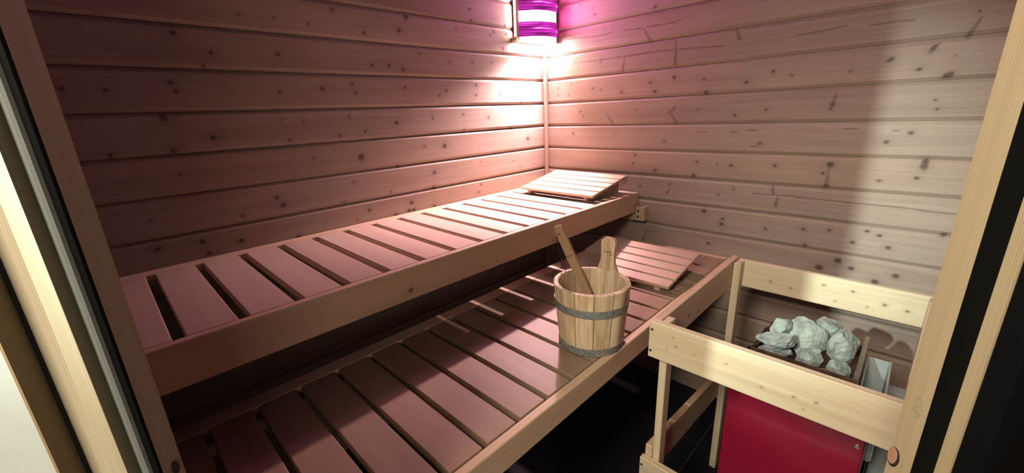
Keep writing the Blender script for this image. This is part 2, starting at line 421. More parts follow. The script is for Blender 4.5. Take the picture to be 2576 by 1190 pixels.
# ------------------------------------------------------------------ cabin shell
GZ = .4737            # height of one board joint; boards are 0.12 m high
PITCH = .12
def wall_mesh(name, u0, u1, place, back, knots=(), streaks=(), cracks=(), fine=None, du=.0045, seed=1):
    """horizontal V-jointed boards; place(u, z, depth) -> world, depth > 0 goes into the wall"""
    r = np.random.RandomState(seed)
    zb, zt = -1.32, .83
    rows = []                                  # (z, depth, board)
    kk = 0
    j0 = GZ + PITCH * math.ceil((zb - GZ) / PITCH)
    joints = list(np.arange(j0, zt, PITCH))
    lo = zb
    for bi, hi in enumerate(joints + [zt]):
        first, last = lo == zb, hi == zt
        a = lo if first else lo + .0125
        c = hi if last else hi - .0125
        if not first: rows += [(lo + .0012, .0075, bi), (a - .001, .0004, bi)]
        n = max(1, int((c - a) / .0035)) if fine and c > fine[0] and a < fine[1] else 1
        rows += [(z, 0.0, bi) for z in np.linspace(a, c, n + 1)]
        if not last: rows += [(c + .001, .0004, bi), (hi - .0012, .0075, bi), (hi - .001, .011, bi), (hi + .001, .011, bi)]
        lo = hi
    R = np.array(rows)
    nu = int(abs(u1 - u0) / du)
    U = np.linspace(u0, u1, nu + 1)
    uu, zz = np.meshgrid(U, R[:, 0], indexing='ij')
    dd = np.broadcast_to(R[:, 1], uu.shape); bb = np.broadcast_to(R[:, 2], uu.shape).astype(int)
    P = place(uu.ravel(), zz.ravel(), dd.ravel())
    nb = int(R[:, 2].max()) + 1
    offs = r.uniform(0, 60, (nb, 3)); v = 1 + r.uniform(-.09, .07, nb); w = r.uniform(-.04, .05, nb)
    tint = np.stack([v, v * (1 + .5 * w), v * (1 + w)], 1)[bb.ravel()]
    u, z = uu.ravel(), zz.ravel()
    g = np.stack([u, z, np.zeros_like(u)], 1) + offs[bb.ravel()]
    kn = np.zeros(len(u))
    for (ku, kz, kr) in knots:
        kz = kz - Z0
        m = (abs(u - ku) < .09) & (abs(z - kz) < .06)
        q = np.hypot((u[m] - ku) / 1.15, z[m] - kz) / (kr * 1.32)
        val = np.maximum(np.clip((1.22 - q) * 2.4, 0, 1) * .84, .22 * np.exp(-(q / 2.4) ** 2))
        kn[m] = np.maximum(kn[m], val)
        # grain swerves round the knot
        s = np.exp(-(np.hypot((u[m] - ku) / 2.2, z[m] - kz) / (kr * 2.2)) ** 2)
        g[m, 1] += np.sign(z[m] - kz + 1e-6) * -s * kr * .7
    for (a, b, c, d) in streaks:
        A = np.array((a, b - Z0)); B = np.array((c, d - Z0)); L = B - A
        m = (abs(u - (a + c) / 2) < .1) & (abs(z - (b + d) / 2 + Z0) < .1)
        Q = np.stack([u[m], z[m]], 1) - A
        tt = np.clip(Q @ L / (L @ L), 0, 1)
        q = np.linalg.norm(Q - tt[:, None] * L, axis=1)
        kn[m] = np.maximum(kn[m], .55 * np.clip(1.5 - q / (.0045 * (.5 + tt)), 0, 1))
    for pl in cracks:
        for i in range(len(pl) - 1):
            A = np.array((pl[i][0], pl[i][1] - Z0)); L = np.array((pl[i + 1][0], pl[i + 1][1] - Z0)) - A
            lo_, hi_ = min(A[0], A[0] + L[0]) - .01, max(A[0], A[0] + L[0]) + .01
            m = (u > lo_) & (u < hi_) & (abs(z - A[1]) < .05)
            Q = np.stack([u[m], z[m]], 1) - A
            tt = np.clip(Q @ L / (L @ L), 0, 1)
            q = np.linalg.norm(Q - tt[:, None] * L, axis=1)
            kn[m] = np.maximum(kn[m], .62 * np.clip(1.55 - q / .0022, 0, 1))
    nr = len(R)
    I = np.arange(nu)[:, None] * nr + np.arange(nr - 1)[None]
    F = np.stack([I, I + nr, I + nr + 1, I + 1], -1).reshape(-1, 4)
    # orientation: make normals face the room
    q = P[F[0]]; nn = np.cross(q[1] - q[0], q[2] - q[0])
    inn = place(np.zeros(1), np.zeros(1), np.array([-1.0])) - place(np.zeros(1), np.zeros(1), np.zeros(1))
    if nn @ inn[0] < 0: F = F[:, ::-1]
    mb = MB()
    mb.add(P, F.tolist(), g, tint, kn)
    mb.box(*back, ch=.001)
    return tag(mb.build(name, M['wall']), kind='structure')

def st(*a): return np.stack(a, 1)
wall_mesh('wall_left', -1.96, 0.0, lambda u, z, d: st(u, d, z), ((-2.02, .0125, -1.32), (.06, .05, .83)),
          KL, fine=(-.36, .70), seed=3)
wall_mesh('wall_right', -1.70, 0.0, lambda u, z, d: st(d, u, z), ((.0125, -1.76, -1.32), (.05, .05, .83)),
          KR, SR, CR, fine=(-.80, .70), seed=5)
wall_mesh('wall_side', -1.09, 0.0, lambda u, z, d: st(-1.96 - d, u, z), ((-2.01, -1.09, -1.32), (-1.9725, .01, .83)), seed=8, du=.05)
wall_mesh('wall_front', -1.354, 0.0, lambda u, z, d: st(u, -1.70 - d, z), ((-1.354, -1.75, -1.32), (.01, -1.7125, .83)), seed=9, du=.05)

b = MB(); b.box((-4.2, -4.2, -1.36), (.06, .06, -1.32), ch=.001)
tag(b.build('floor', M['tile']), kind='structure')
b = MB(); b.box((-2.02, -1.76, .83), (.06, .06, .87), ch=.001)
tag(b.build('ceiling', M['wall']), kind='structure')
b = MB(); b.box((-.021, -.021, -1.32), (-.0005, -.0005, .412), axis=2, ch=.003)
tag(b.build('trim_1', M['trimwood']), kind='structure')
b = MB(); b.box((-.075, -1.6995, -1.32), (-.0005, -1.694, .83), axis=2, ch=.001)
tag(b.build('trim_2', M['trimwood']), kind='structure')

# diagonal doorway wall (cut corner of the cabin)
def quad(s0, s1, d0, d1): return [D(s0, d0), D(s1, d0), D(s1, d1), D(s0, d1)]
b = MB(); b.prism(quad(-.398, -.331, .2830, .315), -1.32, .83); b.prism(quad(.361, .466, .2830, .315), -1.32, .83)
b.prism(quad(-.331, .347, .2830, .315), .66, .83)
tag(b.build('wall_door', M['wall']), kind='structure')
b = MB(); b.prism(quad(-1.30, -.3362, .2357, .2500), -1.32, .95)
tag(b.build('wall_outside_left', M['plaster']), kind='structure')
b = MB(); b.prism(quad(.345, 1.20, .2500, .2815), -1.32, .95); b.prism(quad(-.3300, .345, .2500, .2815), .64, .95)
tag(b.build('wall_outside_right', M['plaster']), kind='structure')
b = MB(); b.prism(quad(-1.30, -.3300, .2501, .2815), -1.32, .95)  # near-black sheet, paints the shade in the gap beside the left jamb
tag(b.build('gap_shade_backing', M['hole']), kind='structure')
b = MB(); b.prism(quad(-2.6, 2.6, -2.6, .235), -1.3199, -1.314)
tag(b.build('floor_outside', M['sill']), kind='structure')
b = MB(); b.prism(quad(-.3362, -.3340, .2357, .2500), -1.32, .95, (.62, .55, .5))
tag(b.build('trim_3', M['jamb']), kind='structure')

door = thing('door_1', D(0, .26) + (-1.32,), kind='structure')
b = MB()
b.prism([D(-.3295, .25), D(-.303, .25), D(-.303, .2815), D(-.3295, .2815)], -1.32, .64)
jl = b.build('jamb', M['jamb_light'], door)
b = MB(); b.prism(quad(-.3029, -.291, .2640, .2815), -1.32, .64); js = b.build('stop_strip', M['stopwood'], door)
b = MB()
b.prism([D(.345, .2485), D(.332, .2485), D(.332, .2625), D(.318, .2625), D(.318, .2815), D(.345, .2815)], -1.32, .64)
jr = b.build('jamb', M['jamb'], door)
b = MB(); b.prism([D(-.2945, .2600), D(-.2945, .2638), D(-.2912, .2638), D(-.2912, .2612)], -1.32, .64); b.build('gasket', M['black'], door)
b = MB(); cx, cy = D(-.2985, .2608)
b.prism([(cx + .0042 * math.cos(t), cy + .0042 * math.sin(t)) for t in np.linspace(0, 2 * math.pi, 12, endpoint=False)], -1.32, .64)
b.build('gasket', M['greyseal'], door)
b = MB(); b.prism([D(.3182, .2592), D(.3315, .2575), D(.3315, .2622), D(.3182, .2622)], -1.32, .64); b.build('gasket', M['black'], door)
# smoked glass leaf standing open to the right of the camera, with a black seal strip on its edge
leaf = MB(); leaf.prism([D(.348, .2470), D(.360, .2340), D(.420, -.38), D(.408, -.38)], -1.31, .62)
lf = leaf.build('door_leaf', M['glass'], door)
b = MB(); b.prism([D(.3330, .2478), D(.3475, .2478), D(.3495, .232), D(.3345, .232)], -1.30, .62); b.build('edge_seal', M['black'], lf)
# plug holes and knots on the jamb reveals, given by position along the reveal depth and height
def disc_on_reveal(s, d, z, rz, rd, mat, name, parent, side, thick=.0012, n=24, cut=None):
    b = MB(); V = []; F = []
    for off in (0.0, thick):
        for i in range(n):
            t = 2 * math.pi * i / n
            dd = d + rd * math.cos(t)
            if cut is not None: dd = min(dd, cut)
            x, y = D(s + side * off, dd)
            V.append((x, y, z + rz * math.sin(t)))
    F = [tuple(range(n)), tuple(reversed(range(n, 2 * n)))]
    F += [(i, (i + 1) % n, n + (i + 1) % n, n + i) for i in range(n)]
    b.add(V, F)
    return b.build(name, mat, parent, recalc=True)
disc_on_reveal(-.291, .2740, -.2010 + .0, .0060, .0030, M['hole'], 'screw_hole', js, 1)
disc_on_reveal(.318, .2772, -.2235, .0095, .0050, M['hole'], 'screw_hole', jr, -1, .0006, cut=.2815)
disc_on_reveal(.318, .2778, -.2225, .0080, .0040, M['plug'], 'wooden_plug', jr, -1, .0012, cut=.2815)
tag(jr.children[-1], 'reddish brown plug')
disc_on_reveal(.318, .2700, -.1665, .0105, .0038, M['knotwood'], 'knot', jr, -1, .0002)

# ------------------------------------------------------------------ benches
def bench(name, label, z, y0, y1, gaps, gapw, fh, x0, x1, endrail, knots, seatmat='slat'):
    t = thing(name, ((x0 + x1) / 2, (y0 + y1) / 2, z - fh), label, 'bench', 'slatted benches')
    th = .022
    yb, yf = y0 - .049, y1 + .0245          # slats run between the back rail and the front board
    b = MB()
    edges = sorted(gaps)
    a = x0 + .002
    for gx in edges + [endrail - .004]:
        if gx - a > .012:
            b.box((a, yf + .0008, z - th), (gx, yb - .001, z), axis=1, ch=.002)
        a = gx + gapw
    b.build('slatted_seat', M[seatmat], t)
    b = MB(); b.box((x0, y1, z - fh), (x1, y1 + .0225, z + .001), axis=0, ch=.0025, knots=knots, cell=.004 if knots else None); b.build('front_board', M['fascia'], t)
    b = MB(); b.box((x0, yb, z - .05), (x1, y0, z), axis=0, ch=.002); b.build('back_rail', M['fascia'], t)
    b = MB(); b.box((endrail, yf, z - .06), (x1, yb, z), axis=1, ch=.002); b.build('end_rail', M['fascia'], t)
    for yy in (yb - .028, yf + .002):
        b = MB(); b.box((x0, yy, z - th - .032), (endrail - .001, yy + .026, z - th - .0005), axis=0, ch=.002); b.build('bearer', M['trimwood'], t)
    return t

ub = bench('sauna_bench', 'upper slatted wooden bench along the left wall below the corner lamp', -.334, -.002, -.6085,
      [-1.8584 + .11533 * i for i in range(0, 16)], .022, .096, -1.957, -.012, -.040,
      [(-1.336, -.401, .007), (-.69, -.415, .006)])
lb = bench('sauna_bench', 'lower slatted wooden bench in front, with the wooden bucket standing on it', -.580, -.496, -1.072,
      [-1.956 + .0983 * i for i in range(1, 20)], .0135, .071, -1.957, -.012, -.040, None, 'slat_shaded')

def bracket(label, y0, y1, za, zb, blk, x=0):
    t = thing('bench_bracket', (-.02, (y0 + y1) / 2, za), label, 'bracket')
    b = MB(); b.box((-.042, y0, za), (-.001, y1, zb), axis=1, ch=.002); b.build('rail', M['trimwood'], t)
    if blk:
        b = MB(); b.box((-.046, blk[0], blk[2]), (-.001, blk[1], blk[3]), axis=2, ch=.003); k = b.build('end_block', M['fascia'], t)
        for zz in (blk[2] + .022, blk[2] + .051):
            b = MB(); b.tube([(-.0475, (blk[0] + blk[1]) / 2 + .008, zz), (-.0455, (blk[0] + blk[1]) / 2 + .008, zz)], .005, 12); b.build('screw_hole', M['hole'], k)
    return t
bracket('pale wooden support bracket under the right end of the upper bench, on the right wall', -.609, -.06, -.474, -.431, (-.658, -.6105, -.471, -.398))
def side_cleat(name_y0, y1, za, zb, label):
    t = thing('bench_bracket', (-1.94, (name_y0 + y1) / 2, za), label, 'bracket')
    b = MB(); b.box((-1.9585, name_y0, za), (-1.925, y1, zb), axis=1, ch=.002); b.build('rail', M['trimwood'], t)
b = thing('bench_bracket', (-.02, -.8, -.70), 'low wooden support rail under the right end of the lower bench', 'bracket')
q = MB(); q.box((-.042, -1.045, -.698), (-.001, -.52, -.652), axis=1, ch=.002); q.build('rail', M['guard'], b)

# ------------------------------------------------------------------ slatted headrests
def headrest(label, x0, x1, z0, z1, ya, yb, zf, ins):
    t = thing('headrest', ((x0 + x1) / 2, (ya + yb) / 2, zf), label, 'headrest', 'slatted headrests')
    L = math.hypot(x1 - x0, z1 - z0); c, s = (x1 - x0) / L, (z1 - z0) / L
    xf = lambda P: np.stack([x0 + P[:, 0] * c - P[:, 2] * s, P[:, 1], z0 + P[:, 0] * s + P[:, 2] * c], 1)
    gap = .009; w = (L - 4 * gap) / 5
    b = MB()
    for i in range(5):
        b.box((i * (w + gap), yb, -.012), (i * (w + gap) + w, ya, 0), axis=1, ch=.0015, xf=xf)
    b.build('slatted_top', M['pale'], t)
    for yy in (ya - ins - .02, yb + ins):
        b = MB()
        a, e = x0 + .012, x1 - .006
        top = lambda x: z0 + (x - x0) * s / c - .0128 / c
        poly = [(a, zf), (e, zf), (e, top(e)), (a, top(a))]
        V = [(x, yy, z) for x, z in poly] + [(x, yy + .02, z) for x, z in poly]
        F = [(0, 1, 2, 3), (7, 6, 5, 4)] + [(i, 4 + i, 4 + (i + 1) % 4, (i + 1) % 4) for i in range(4)]
        b.add(V, F, [(p[0], p[2], p[1]) for p in V]); b.build('side_rail', M['pale'], t, recalc=True)
    return t
headrest('slatted wooden headrest lying on the upper bench in the corner under the lamp', -.355, -.060, -.300, -.247, -.118, -.562, -.3338, .038)
headrest('slatted wooden headrest on the lower bench behind the bucket, half in shadow', -.545, -.270, -.550, -.500, -.576, -1.016, -.5798, .038)

# ------------------------------------------------------------------ bucket and ladle
BC = np.array((-.978, -.978)); BZ0, BZ1 = -.5795, -.39
rb, rt = .0915, .1075
rad = lambda z: rb + (rt - rb) * (z - BZ0) / (BZ1 - BZ0)
bk = thing('bucket', (BC[0], BC[1], BZ0), 'round wooden stave bucket with two metal hoops standing on the lower bench', 'bucket')
NS, PER = 12, 24
seams0 = math.radians(8)
def bucket_body():
    b = MB(); seg = NS * PER
    st_t = 1 + rng.uniform(-.14, .10, (NS, 1)) * np.ones((NS, 3)); st_t[:, 2] *= 1 + rng.uniform(-.08, .08, NS)
    outer = [(rad(z), z, 1) for z in np.linspace(BZ0, BZ1 - .002, 14)] + [(rad(BZ1) - .002, BZ1, .6)]
    inner = [(rad(BZ1) - .0125, BZ1, .6)] + [(rad(z) - .0145, z, .35) for z in np.linspace(BZ1 - .002, BZ0 + .016, 10)]
    prof = outer + inner
    V = []; g = []; T = []; K = []
    for (r, z, gr) in prof:
        for j in range(seg):
            a = seams0 + 2 * math.pi * j / seg
            k, m = divmod(j, PER)
            dep = .0022 * gr if m == 0 else (.0004 * gr if m in (1, PER - 1) else 0)
            flat = 1 - .006 * gr * math.cos(2 * math.pi * m / PER)
            q = (r - dep) * (flat if gr == 1 else 1)
            V.append((BC[0] + q * math.cos(a), BC[1] + q * math.sin(a), z))
            g.append((z + 3 * k, a * .1 + k * 1.7, r + .37 * k)); T.append(st_t[k]); K.append(.75 if m == 0 else 0)
    F = []
    for i in range(len(prof) - 1):
        for j in range(seg):
            k = (j + 1) % seg
            F.append((i * seg + j, i * seg + k, (i + 1) * seg + k, (i + 1) * seg + j))
    n = len(prof) - 1
    F.append(tuple(n * seg + j for j in range(seg)))
    F.append(tuple(reversed(range(seg))))
    b.add(V, F, g, T, K)
    return b.build('stave_body', M['bucket'], bk)
body = bucket_body()
for (za, zb) in ((-.4590, -.4360), (-.5785, -.5555)):
    b = MB()
    b.lathe([(rad(za) - .001, za), (rad(za) + .0018, za), (rad(zb) + .0018, zb), (rad(zb) - .001, zb)], BC, 96)
    h = b.build('hoop', M['galv'], bk)
    tag(h, 'grey galvanised hoop')
# handle: one stave that rises above the rim
ha = math.radians(6)
er = np.array((math.cos(ha), math.sin(ha))); et = np.array((math.sin(ha), -math.cos(ha)))   # et points right as seen from the middle
prof = [(-.400, .0330), (-.3885, .0315), (-.380, .0268), (-.370, .0232), (-.355, .0208), (-.340, .0203), (-.325, .0212), (-.312, .0222), (-.303, .0216), (-.297, .0186), (-.2935, .0130), (-.292, .0060)]
outline = [(w, z) for z, w in prof] + [(-w, z) for z, w in reversed(prof)]
def stave_pt(w, z, r):
    lean = (z + .40) * (rt - rb) / (BZ1 - BZ0)
    p = BC + er * (r + lean) + et * w
    return (p[0], p[1], z)
b = MB(); n = len(outline)
V = [stave_pt(w, z, .0925) for w, z in outline] + [stave_pt(w, z, .1062) for w, z in outline]
F = [tuple(range(n)), tuple(reversed(range(n, 2 * n)))] + [(i, n + i, n + (i + 1) % n, (i + 1) % n) for i in range(n)]
b.add(V, F, [(p[2], (p[1]) * 1.0, p[0]) for p in V], (.96, .92, .88))
hs = b.build('handle_stave', M['bucket'], bk, recalc=True)

def letters(txt, size, origin, ex, ey, parent, name='printed_word'):
    cu = bpy.data.curves.new('word', 'FONT'); cu.body = txt; cu.size = size; cu.extrude = .0002; cu.offset = 0.0
    cu.align_x = 'CENTER'; cu.align_y = 'CENTER'
    to = bpy.data.objects.new('word', cu); col.objects.link(to)
    bpy.context.view_layer.update()
    me = bpy.data.meshes.new_from_object(to.evaluated_get(bpy.context.evaluated_depsgraph_get()))
    bpy.data.objects.remove(to)
    ex = np.array(ex) / np.linalg.norm(ex); ey = np.array(ey) / np.linalg.norm(ey); ez = np.cross(ex, ey)
    V = [np.array(v.co) for v in me.vertices]
    b = MB()
    b.add([np.array(origin) + v[0] * ex + v[1] * ey + v[2] * ez for v in V], [tuple(p.vertices) for p in me.polygons])
    bpy.data.meshes.remove(me)
    return b.build(name, M['ink'], parent)
p0 = np.array(stave_pt(0.001, -.3345, .0919))
ex = np.array((et[0], et[1], 0)); lean = (rt - rb) / (BZ1 - BZ0); ey = np.array((er[0] * lean, er[1] * lean, 1))
letters('ROMA', .0082, p0, ex, ey, hs)
b = MB(); q1 = p0 + ex * .004 - ey * .0075; q2 = p0 + ex * .016 - ey * .0062; q3 = p0 + ex * .010 - ey * .0060; q4 = p0 + ex * .0055 - ey * .0110
b.tube([q1 + ey * .001, q3, q2], .0005, 6); b.tube([q3, q4], .0005, 6); b.build('printed_swoosh', M['ink'], hs)

ldl = thing('ladle', (-.93, -.93, -.55), 'wooden sauna ladle leaning in the bucket with a black cord loop', 'ladle')
LT = np.array((-.966, -.848, -.2535)); LB = np.array((-.915, -.966, -.545))
ax = (LB - LT); LL = np.linalg.norm(ax); ax /= LL
view = LT - np.array((CAM[0], CAM[1], CAM[2])); view /= np.linalg.norm(view)
wid = np.cross(ax, view); wid /= np.linalg.norm(wid)
# turn the flat face a little so its left narrow side shows
thk = np.cross(ax, wid)
a_ = math.radians(28); wid, thk = wid * math.cos(a_) + thk * math.sin(a_), thk * math.cos(a_) - wid * math.sin(a_)
b = MB()
sec = [(0, .009, .0055), (.004, .0125, .0075), (.02, .0138, .008), (.10, .0142, .008), (.20, .0135, .008), (LL, .012, .008)]
V = []; g = []
for (l, w, h) in sec:
    for (sw, sh) in ((-1, -.6), (-.85, -1), (.85, -1), (1, -.6), (1, .6), (.85, 1), (-.85, 1), (-1, .6)):
        V.append(LT + ax * l + wid * w * sw + thk * h * sh); g.append((l, w * sw, h * sh))
F = []
for i in range(len(sec) - 1):
    for j in range(8):
        k = (j + 1) % 8
        F.append((i * 8 + j, i * 8 + k, (i + 1) * 8 + k, (i + 1) * 8 + j))
F += [tuple(reversed(range(8))), tuple((len(sec) - 1) * 8 + j for j in range(8))]
b.add(V, F, g); lh = b.build('handle', M['ladle'], ldl, recalc=True)
b = MB()
b.lathe([(.001, -.565), (.030, -.565), (.036, -.555), (.038, -.525), (.033, -.525), (.031, -.552), (.001, -.556)], (-.917, -.972), 28)
b.build('scoop', M['ladle'], ldl, recalc=True)
side = -1 if (thk @ view) > 0 else 1
po = LT + ax * .098 + thk * side * .0083
wd = wid if wid @ np.array((.7, -.71, 0)) > 0 else -wid
letters('ROMA', .0066, po, wd, np.cross(thk * side, wd), lh)
# cord through the handle end
c0 = LT + ax * .026 - wd * .0125
cord = [c0 + wd * .006 - view * .012, c0 - wd * .0005 - view * .004, c0 - wd * .002 + np.array((0, 0, -.018)), c0 + np.array((.004, -.003, -.050)), c0 + np.array((.008, -.006, -.082)),
        c0 + np.array((.011, -.011, -.102)), c0 + np.array((.013, -.014, -.106)), c0 + np.array((.015, -.016, -.100)), c0 + np.array((.014, -.012, -.075)), c0 + np.array((.009, -.006, -.035)), c0 + np.array((.005, -.004, -.012))]
def smooth_curve(P, n=6):
    P = [np.array(p, float) for p in P]; out = []
    for i in range(len(P) - 1):
        a, b_, c, d = P[max(i - 1, 0)], P[i], P[i + 1], P[min(i + 2, len(P) - 1)]
        for t in np.linspace(0, 1, n, endpoint=False):
            out.append(.5 * ((2 * b_) + (c - a) * t + (2 * a - 5 * b_ + 4 * c - d) * t * t + (3 * b_ - a - 3 * c + d) * t ** 3))
    return out + [P[-1]]
b = MB(); b.tube(smooth_curve(cord), .0016, 8); tag(b.build('cord_loop', M['cord'], ldl, smooth=True), 'black cord loop')

# ------------------------------------------------------------------ heater guard
gd = thing('heater_guard', (-.69, -1.43, -1.32), 'pale wooden safety rail frame standing around the sauna heater', 'guard rail')
def part(name, lo, hi, mat='guard', parent=None, **k):
    b = MB(); b.box(lo, hi, **k); return b.build(name, M[mat], parent)
fbk = [(-1.228, -.467, .0013), (-1.236, -.488, .0018), (-1.424, -.510, .0018), (-1.481, -.504, .0018), (-1.518, -.499, .002), (-1.351, -.485, .0014), (-1.280, -.492, .0014), (-1.215, -.503, .0016), (-1.500, -.5245, .0012)]
fb = part('front_board', (-1.0, -1.692, -.543), (-.980, -1.1665, -.441), parent=gd, axis=1, ch=.002, knots=fbk, cell=.002)
bb_ = part('front_board', (-1.0, -1.692, -.974), (-.980, -1.1625, -.871), parent=gd, axis=1, ch=.002)
part('back_board', (-.395, -1.692, -.542), (-.375, -1.190, -.447), parent=gd, axis=1, ch=.002, cell=.003,
     knots=[(-1.295, -.502, .0028), (-1.353, -.510, .0028), (-1.436, -.476, .003), (-1.507, -.477, .0032), (-1.581, -.498, .004), (-1.629, -.502, .0036), (-1.47, -.520, .002), (-1.545, -.515, .002)])
part('side_rail', (-.980, -1.188, -.537), (-.375, -1.168, -.441), 'fascia', gd, axis=0, ch=.002, knots=[(-.80, -.50, .004), (-.73, -.515, .005)], cell=.004)
b = MB()
tl = lambda P: np.stack([P[:, 0], P[:, 1], P[:, 2] - .10 * (P[:, 0] + .9)], 1)
b.box((-.980, -1.188, -.942), (-.375, -1.168, -.844), axis=0, ch=.002, xf=tl); b.build('side_rail', M['fascia'], gd)
part('post', (-.979, -1.2085, -1.32), (-.943, -1.189, -.443), parent=gd, axis=2, ch=.002, knots=[(-.82, -1.195, .003), (-.90, -1.202, .003)], cell=.004)
part('post', (-.436, -1.212, -1.32), (-.397, -1.189, -.447), parent=gd, axis=2, ch=.002)
part('post', (-.436, -1.692, -1.32), (-.397, -1.664, -.447), 'fascia', gd, axis=2, ch=.002)
for par, y, z in ((fb, -1.1745, -.463), (fb, -1.1735, -.523), (bb_, -1.1695, -.893)):
    b = MB(); b.tube([(-1.0012, y, z), (-.9995, y, z)], .0037, 14); b.build('screw', M['screw'], par)

# ------------------------------------------------------------------ heater
ht = thing('sauna_heater', (-.63, -1.46, -1.32), 'boxy sauna heater with a glossy dark red front, filled with stones', 'heater')
part('casing', (-.790, -1.562, -1.26), (-.470, -1.316, -.630), 'steel', ht, ch=.003)
fp = part('front_panel', (-.803, -1.605, -1.275), (-.793, -1.3125, -.585), 'red', ht, ch=.002)
b = MB(); b.tube([(-.8055, -1.5925, -.6985), (-.8025, -1.5925, -.6985)], .0052, 18); b.tube([(-.8065, -1.5925, -.6985), (-.8054, -1.5925, -.6985)], .0028, 12)
b.build('bolt', M['chrome'], fp)
b = MB(); b.box((-.806, -1.6075, -1.275), (-.791, -1.6052, -.585), axis=2, ch=.0006); b.build('panel_edge', M['edge'], fp)
# open stone basket: four thin walls and a floor
b = MB()
X0, X1, Y0, Y1, ZT = -.762, -.488, -1.566, -1.336, -.557
b.box((X0, Y0, -.630), (X0 + .006, Y1, ZT), ch=.001); b.box((X1 - .006, Y0, -.630), (X1, Y1, -.596), ch=.001)
V = [(X0, Y1 - .006, -.630), (X1, Y1 - .006, -.630), (X1, Y1 - .006, -.596), (X0 + .08, Y1 - .006, -.590), (X0, Y1 - .006, ZT)]
b.add(V + [(x, Y1, z) for x, y, z in V], [(0, 1, 2, 3, 4), (9, 8, 7, 6, 5)] + [(i, 5 + i, 5 + (i + 1) % 5, (i + 1) % 5) for i in range(5)]); b.box((X0, Y0, -.629), (X1, Y1, -.622), ch=.001)
b.build('stone_basket', M['rust'], ht)
part('basket_side', (-.775, -1.569, -.70), (-.484, -1.5575, -.566), 'edge', ht, ch=.001)
# narrow open trough beside the basket
b = MB()
for lo, hi in (((-.752, -1.5765, -.760), (-.527, -1.572, -.605)), ((-.752, -1.622, -.760), (-.527, -1.6165, -.601)),
               ((-.531, -1.619, -.760), (-.526, -1.573, -.603)), ((-.752, -1.619, -.760), (-.747, -1.573, -.640)), ((-.752, -1.619, -.765), (-.527, -1.573, -.757))):
    b.box(lo, hi, ch=.0008)
b.build('side_trough', M['grey'], ht)
for xx in (-.76, -.50):
    for yy in (-1.34, -1.54):
        b = MB(); b.tube([(xx, yy, -1.32), (xx, yy, -1.255)], .012, 12); b.build('foot', M['steel'], ht)
bx = thing('metal_box', (-.54, -1.655, -1.32), 'plain grey metal box beside the heater, against the front wall', 'box')
part('housing', (-.640, -1.692, -1.32), (-.446, -1.6235, -.722), 'grey', bx, ch=.003)
part('lid', (-.644, -1.6925, -.722), (-.444, -1.6225, -.712), 'grey', bx, ch=.002)

# stones
import bmesh
def stone(label, c, half, rot, seed, cuts=9, parent=None):
    r = np.random.RandomState(seed)
    bm = bmesh.new(); bmesh.ops.create_icosphere(bm, subdivisions=5, radius=1.0)
    V = np.array([v.co for v in bm.verts])
    nrm = r.normal(size=(cuts, 3)); nrm /= np.linalg.norm(nrm, axis=1)[:, None]
    dist = r.uniform(.52, .86, cuts)
    for n_, d_ in zip(nrm, dist):
        q = V @ n_; m = q > d_
        V[m] -= ((q[m] - d_) * .93)[:, None] * n_
    for k in range(22):
        fr = r.normal(size=3) * (2.2 + k * .55); ph = r.uniform(0, 6.28)
        V *= (1 + (.030 / (1 + k * .22)) * np.sin(V @ fr + ph))[:, None]
    V /= np.abs(V).max(0)
    V *= np.array(half)
    ca, sa = math.cos(rot[2]), math.sin(rot[2]); cb, sb = math.cos(rot[1]), math.sin(rot[1]); cc, sc = math.cos(rot[0]), math.sin(rot[0])
    Rz = np.array(((ca, -sa, 0), (sa, ca, 0), (0, 0, 1))); Ry = np.array(((cb, 0, sb), (0, 1, 0), (-sb, 0, cb))); Rx = np.array(((1, 0, 0), (0, cc, -sc), (0, sc, cc)))
    V = V @ (Rz @ Ry @ Rx).T
    mb = MB(); mb.add(V + np.array(c), [tuple(v.index for v in f.verts) for f in bm.faces]); bm.free()
    o = mb.build('stone', M['stone'])
    return tag(o, label, 'stone', 'stones on the heater')
P4 = -math.pi / 4
STONES = [
    ('long flat brownish stone lying across the left front of the heater pile', (-.732, -1.399, -.528), (.060, .026, .021), (0, .05, P4 - .05), 1),
    ('wedge shaped grey stone below the long flat stone, front left of the heater', (-.708, -1.389, -.585), (.047, .028, .030), (.25, .1, P4 - .2), 2),
    ('small blocky stone at the back left corner of the heater pile', (-.668, -1.388, -.525), (.028, .028, .030), (.2, .3, .5), 13),
    ('large pale stone slab standing in the middle of the heater pile', (-.632, -1.446, -.548), (.050, .038, .060), (-.1, -.35, P4 - .15), 4),
    ('rounded brownish stone topping the back of the heater pile', (-.590, -1.482, -.520), (.037, .030, .028), (.15, 0, P4 + .35), 5),
    ('largest upright grey stone at the right of the heater pile', (-.640, -1.523, -.540), (.041, .026, .052), (.15, -.2, P4), 6),
    ('lumpy grey stone at the front middle of the heater pile', (-.706, -1.468, -.574), (.041, .030, .036), (.4, -.2, P4 + .3), 7),
    ('flat pale stone wedged low at the right, below the largest stone', (-.688, -1.524, -.588), (.034, .022, .030), (0, -.2, P4 + .2), 8),
    ('small sharp stone at the front right rim of the heater basket', (-.722, -1.508, -.596), (.030, .026, .024), (.5, .2, 1.0), 9),
    ('dark stone deep at the back of the heater pile', (-.565, -1.415, -.592), (.046, .056, .028), (0, 0, .3), 10),
]
for lab_, c_, h_, r_, s_ in STONES: stone(lab_, c_, h_, r_, s_)

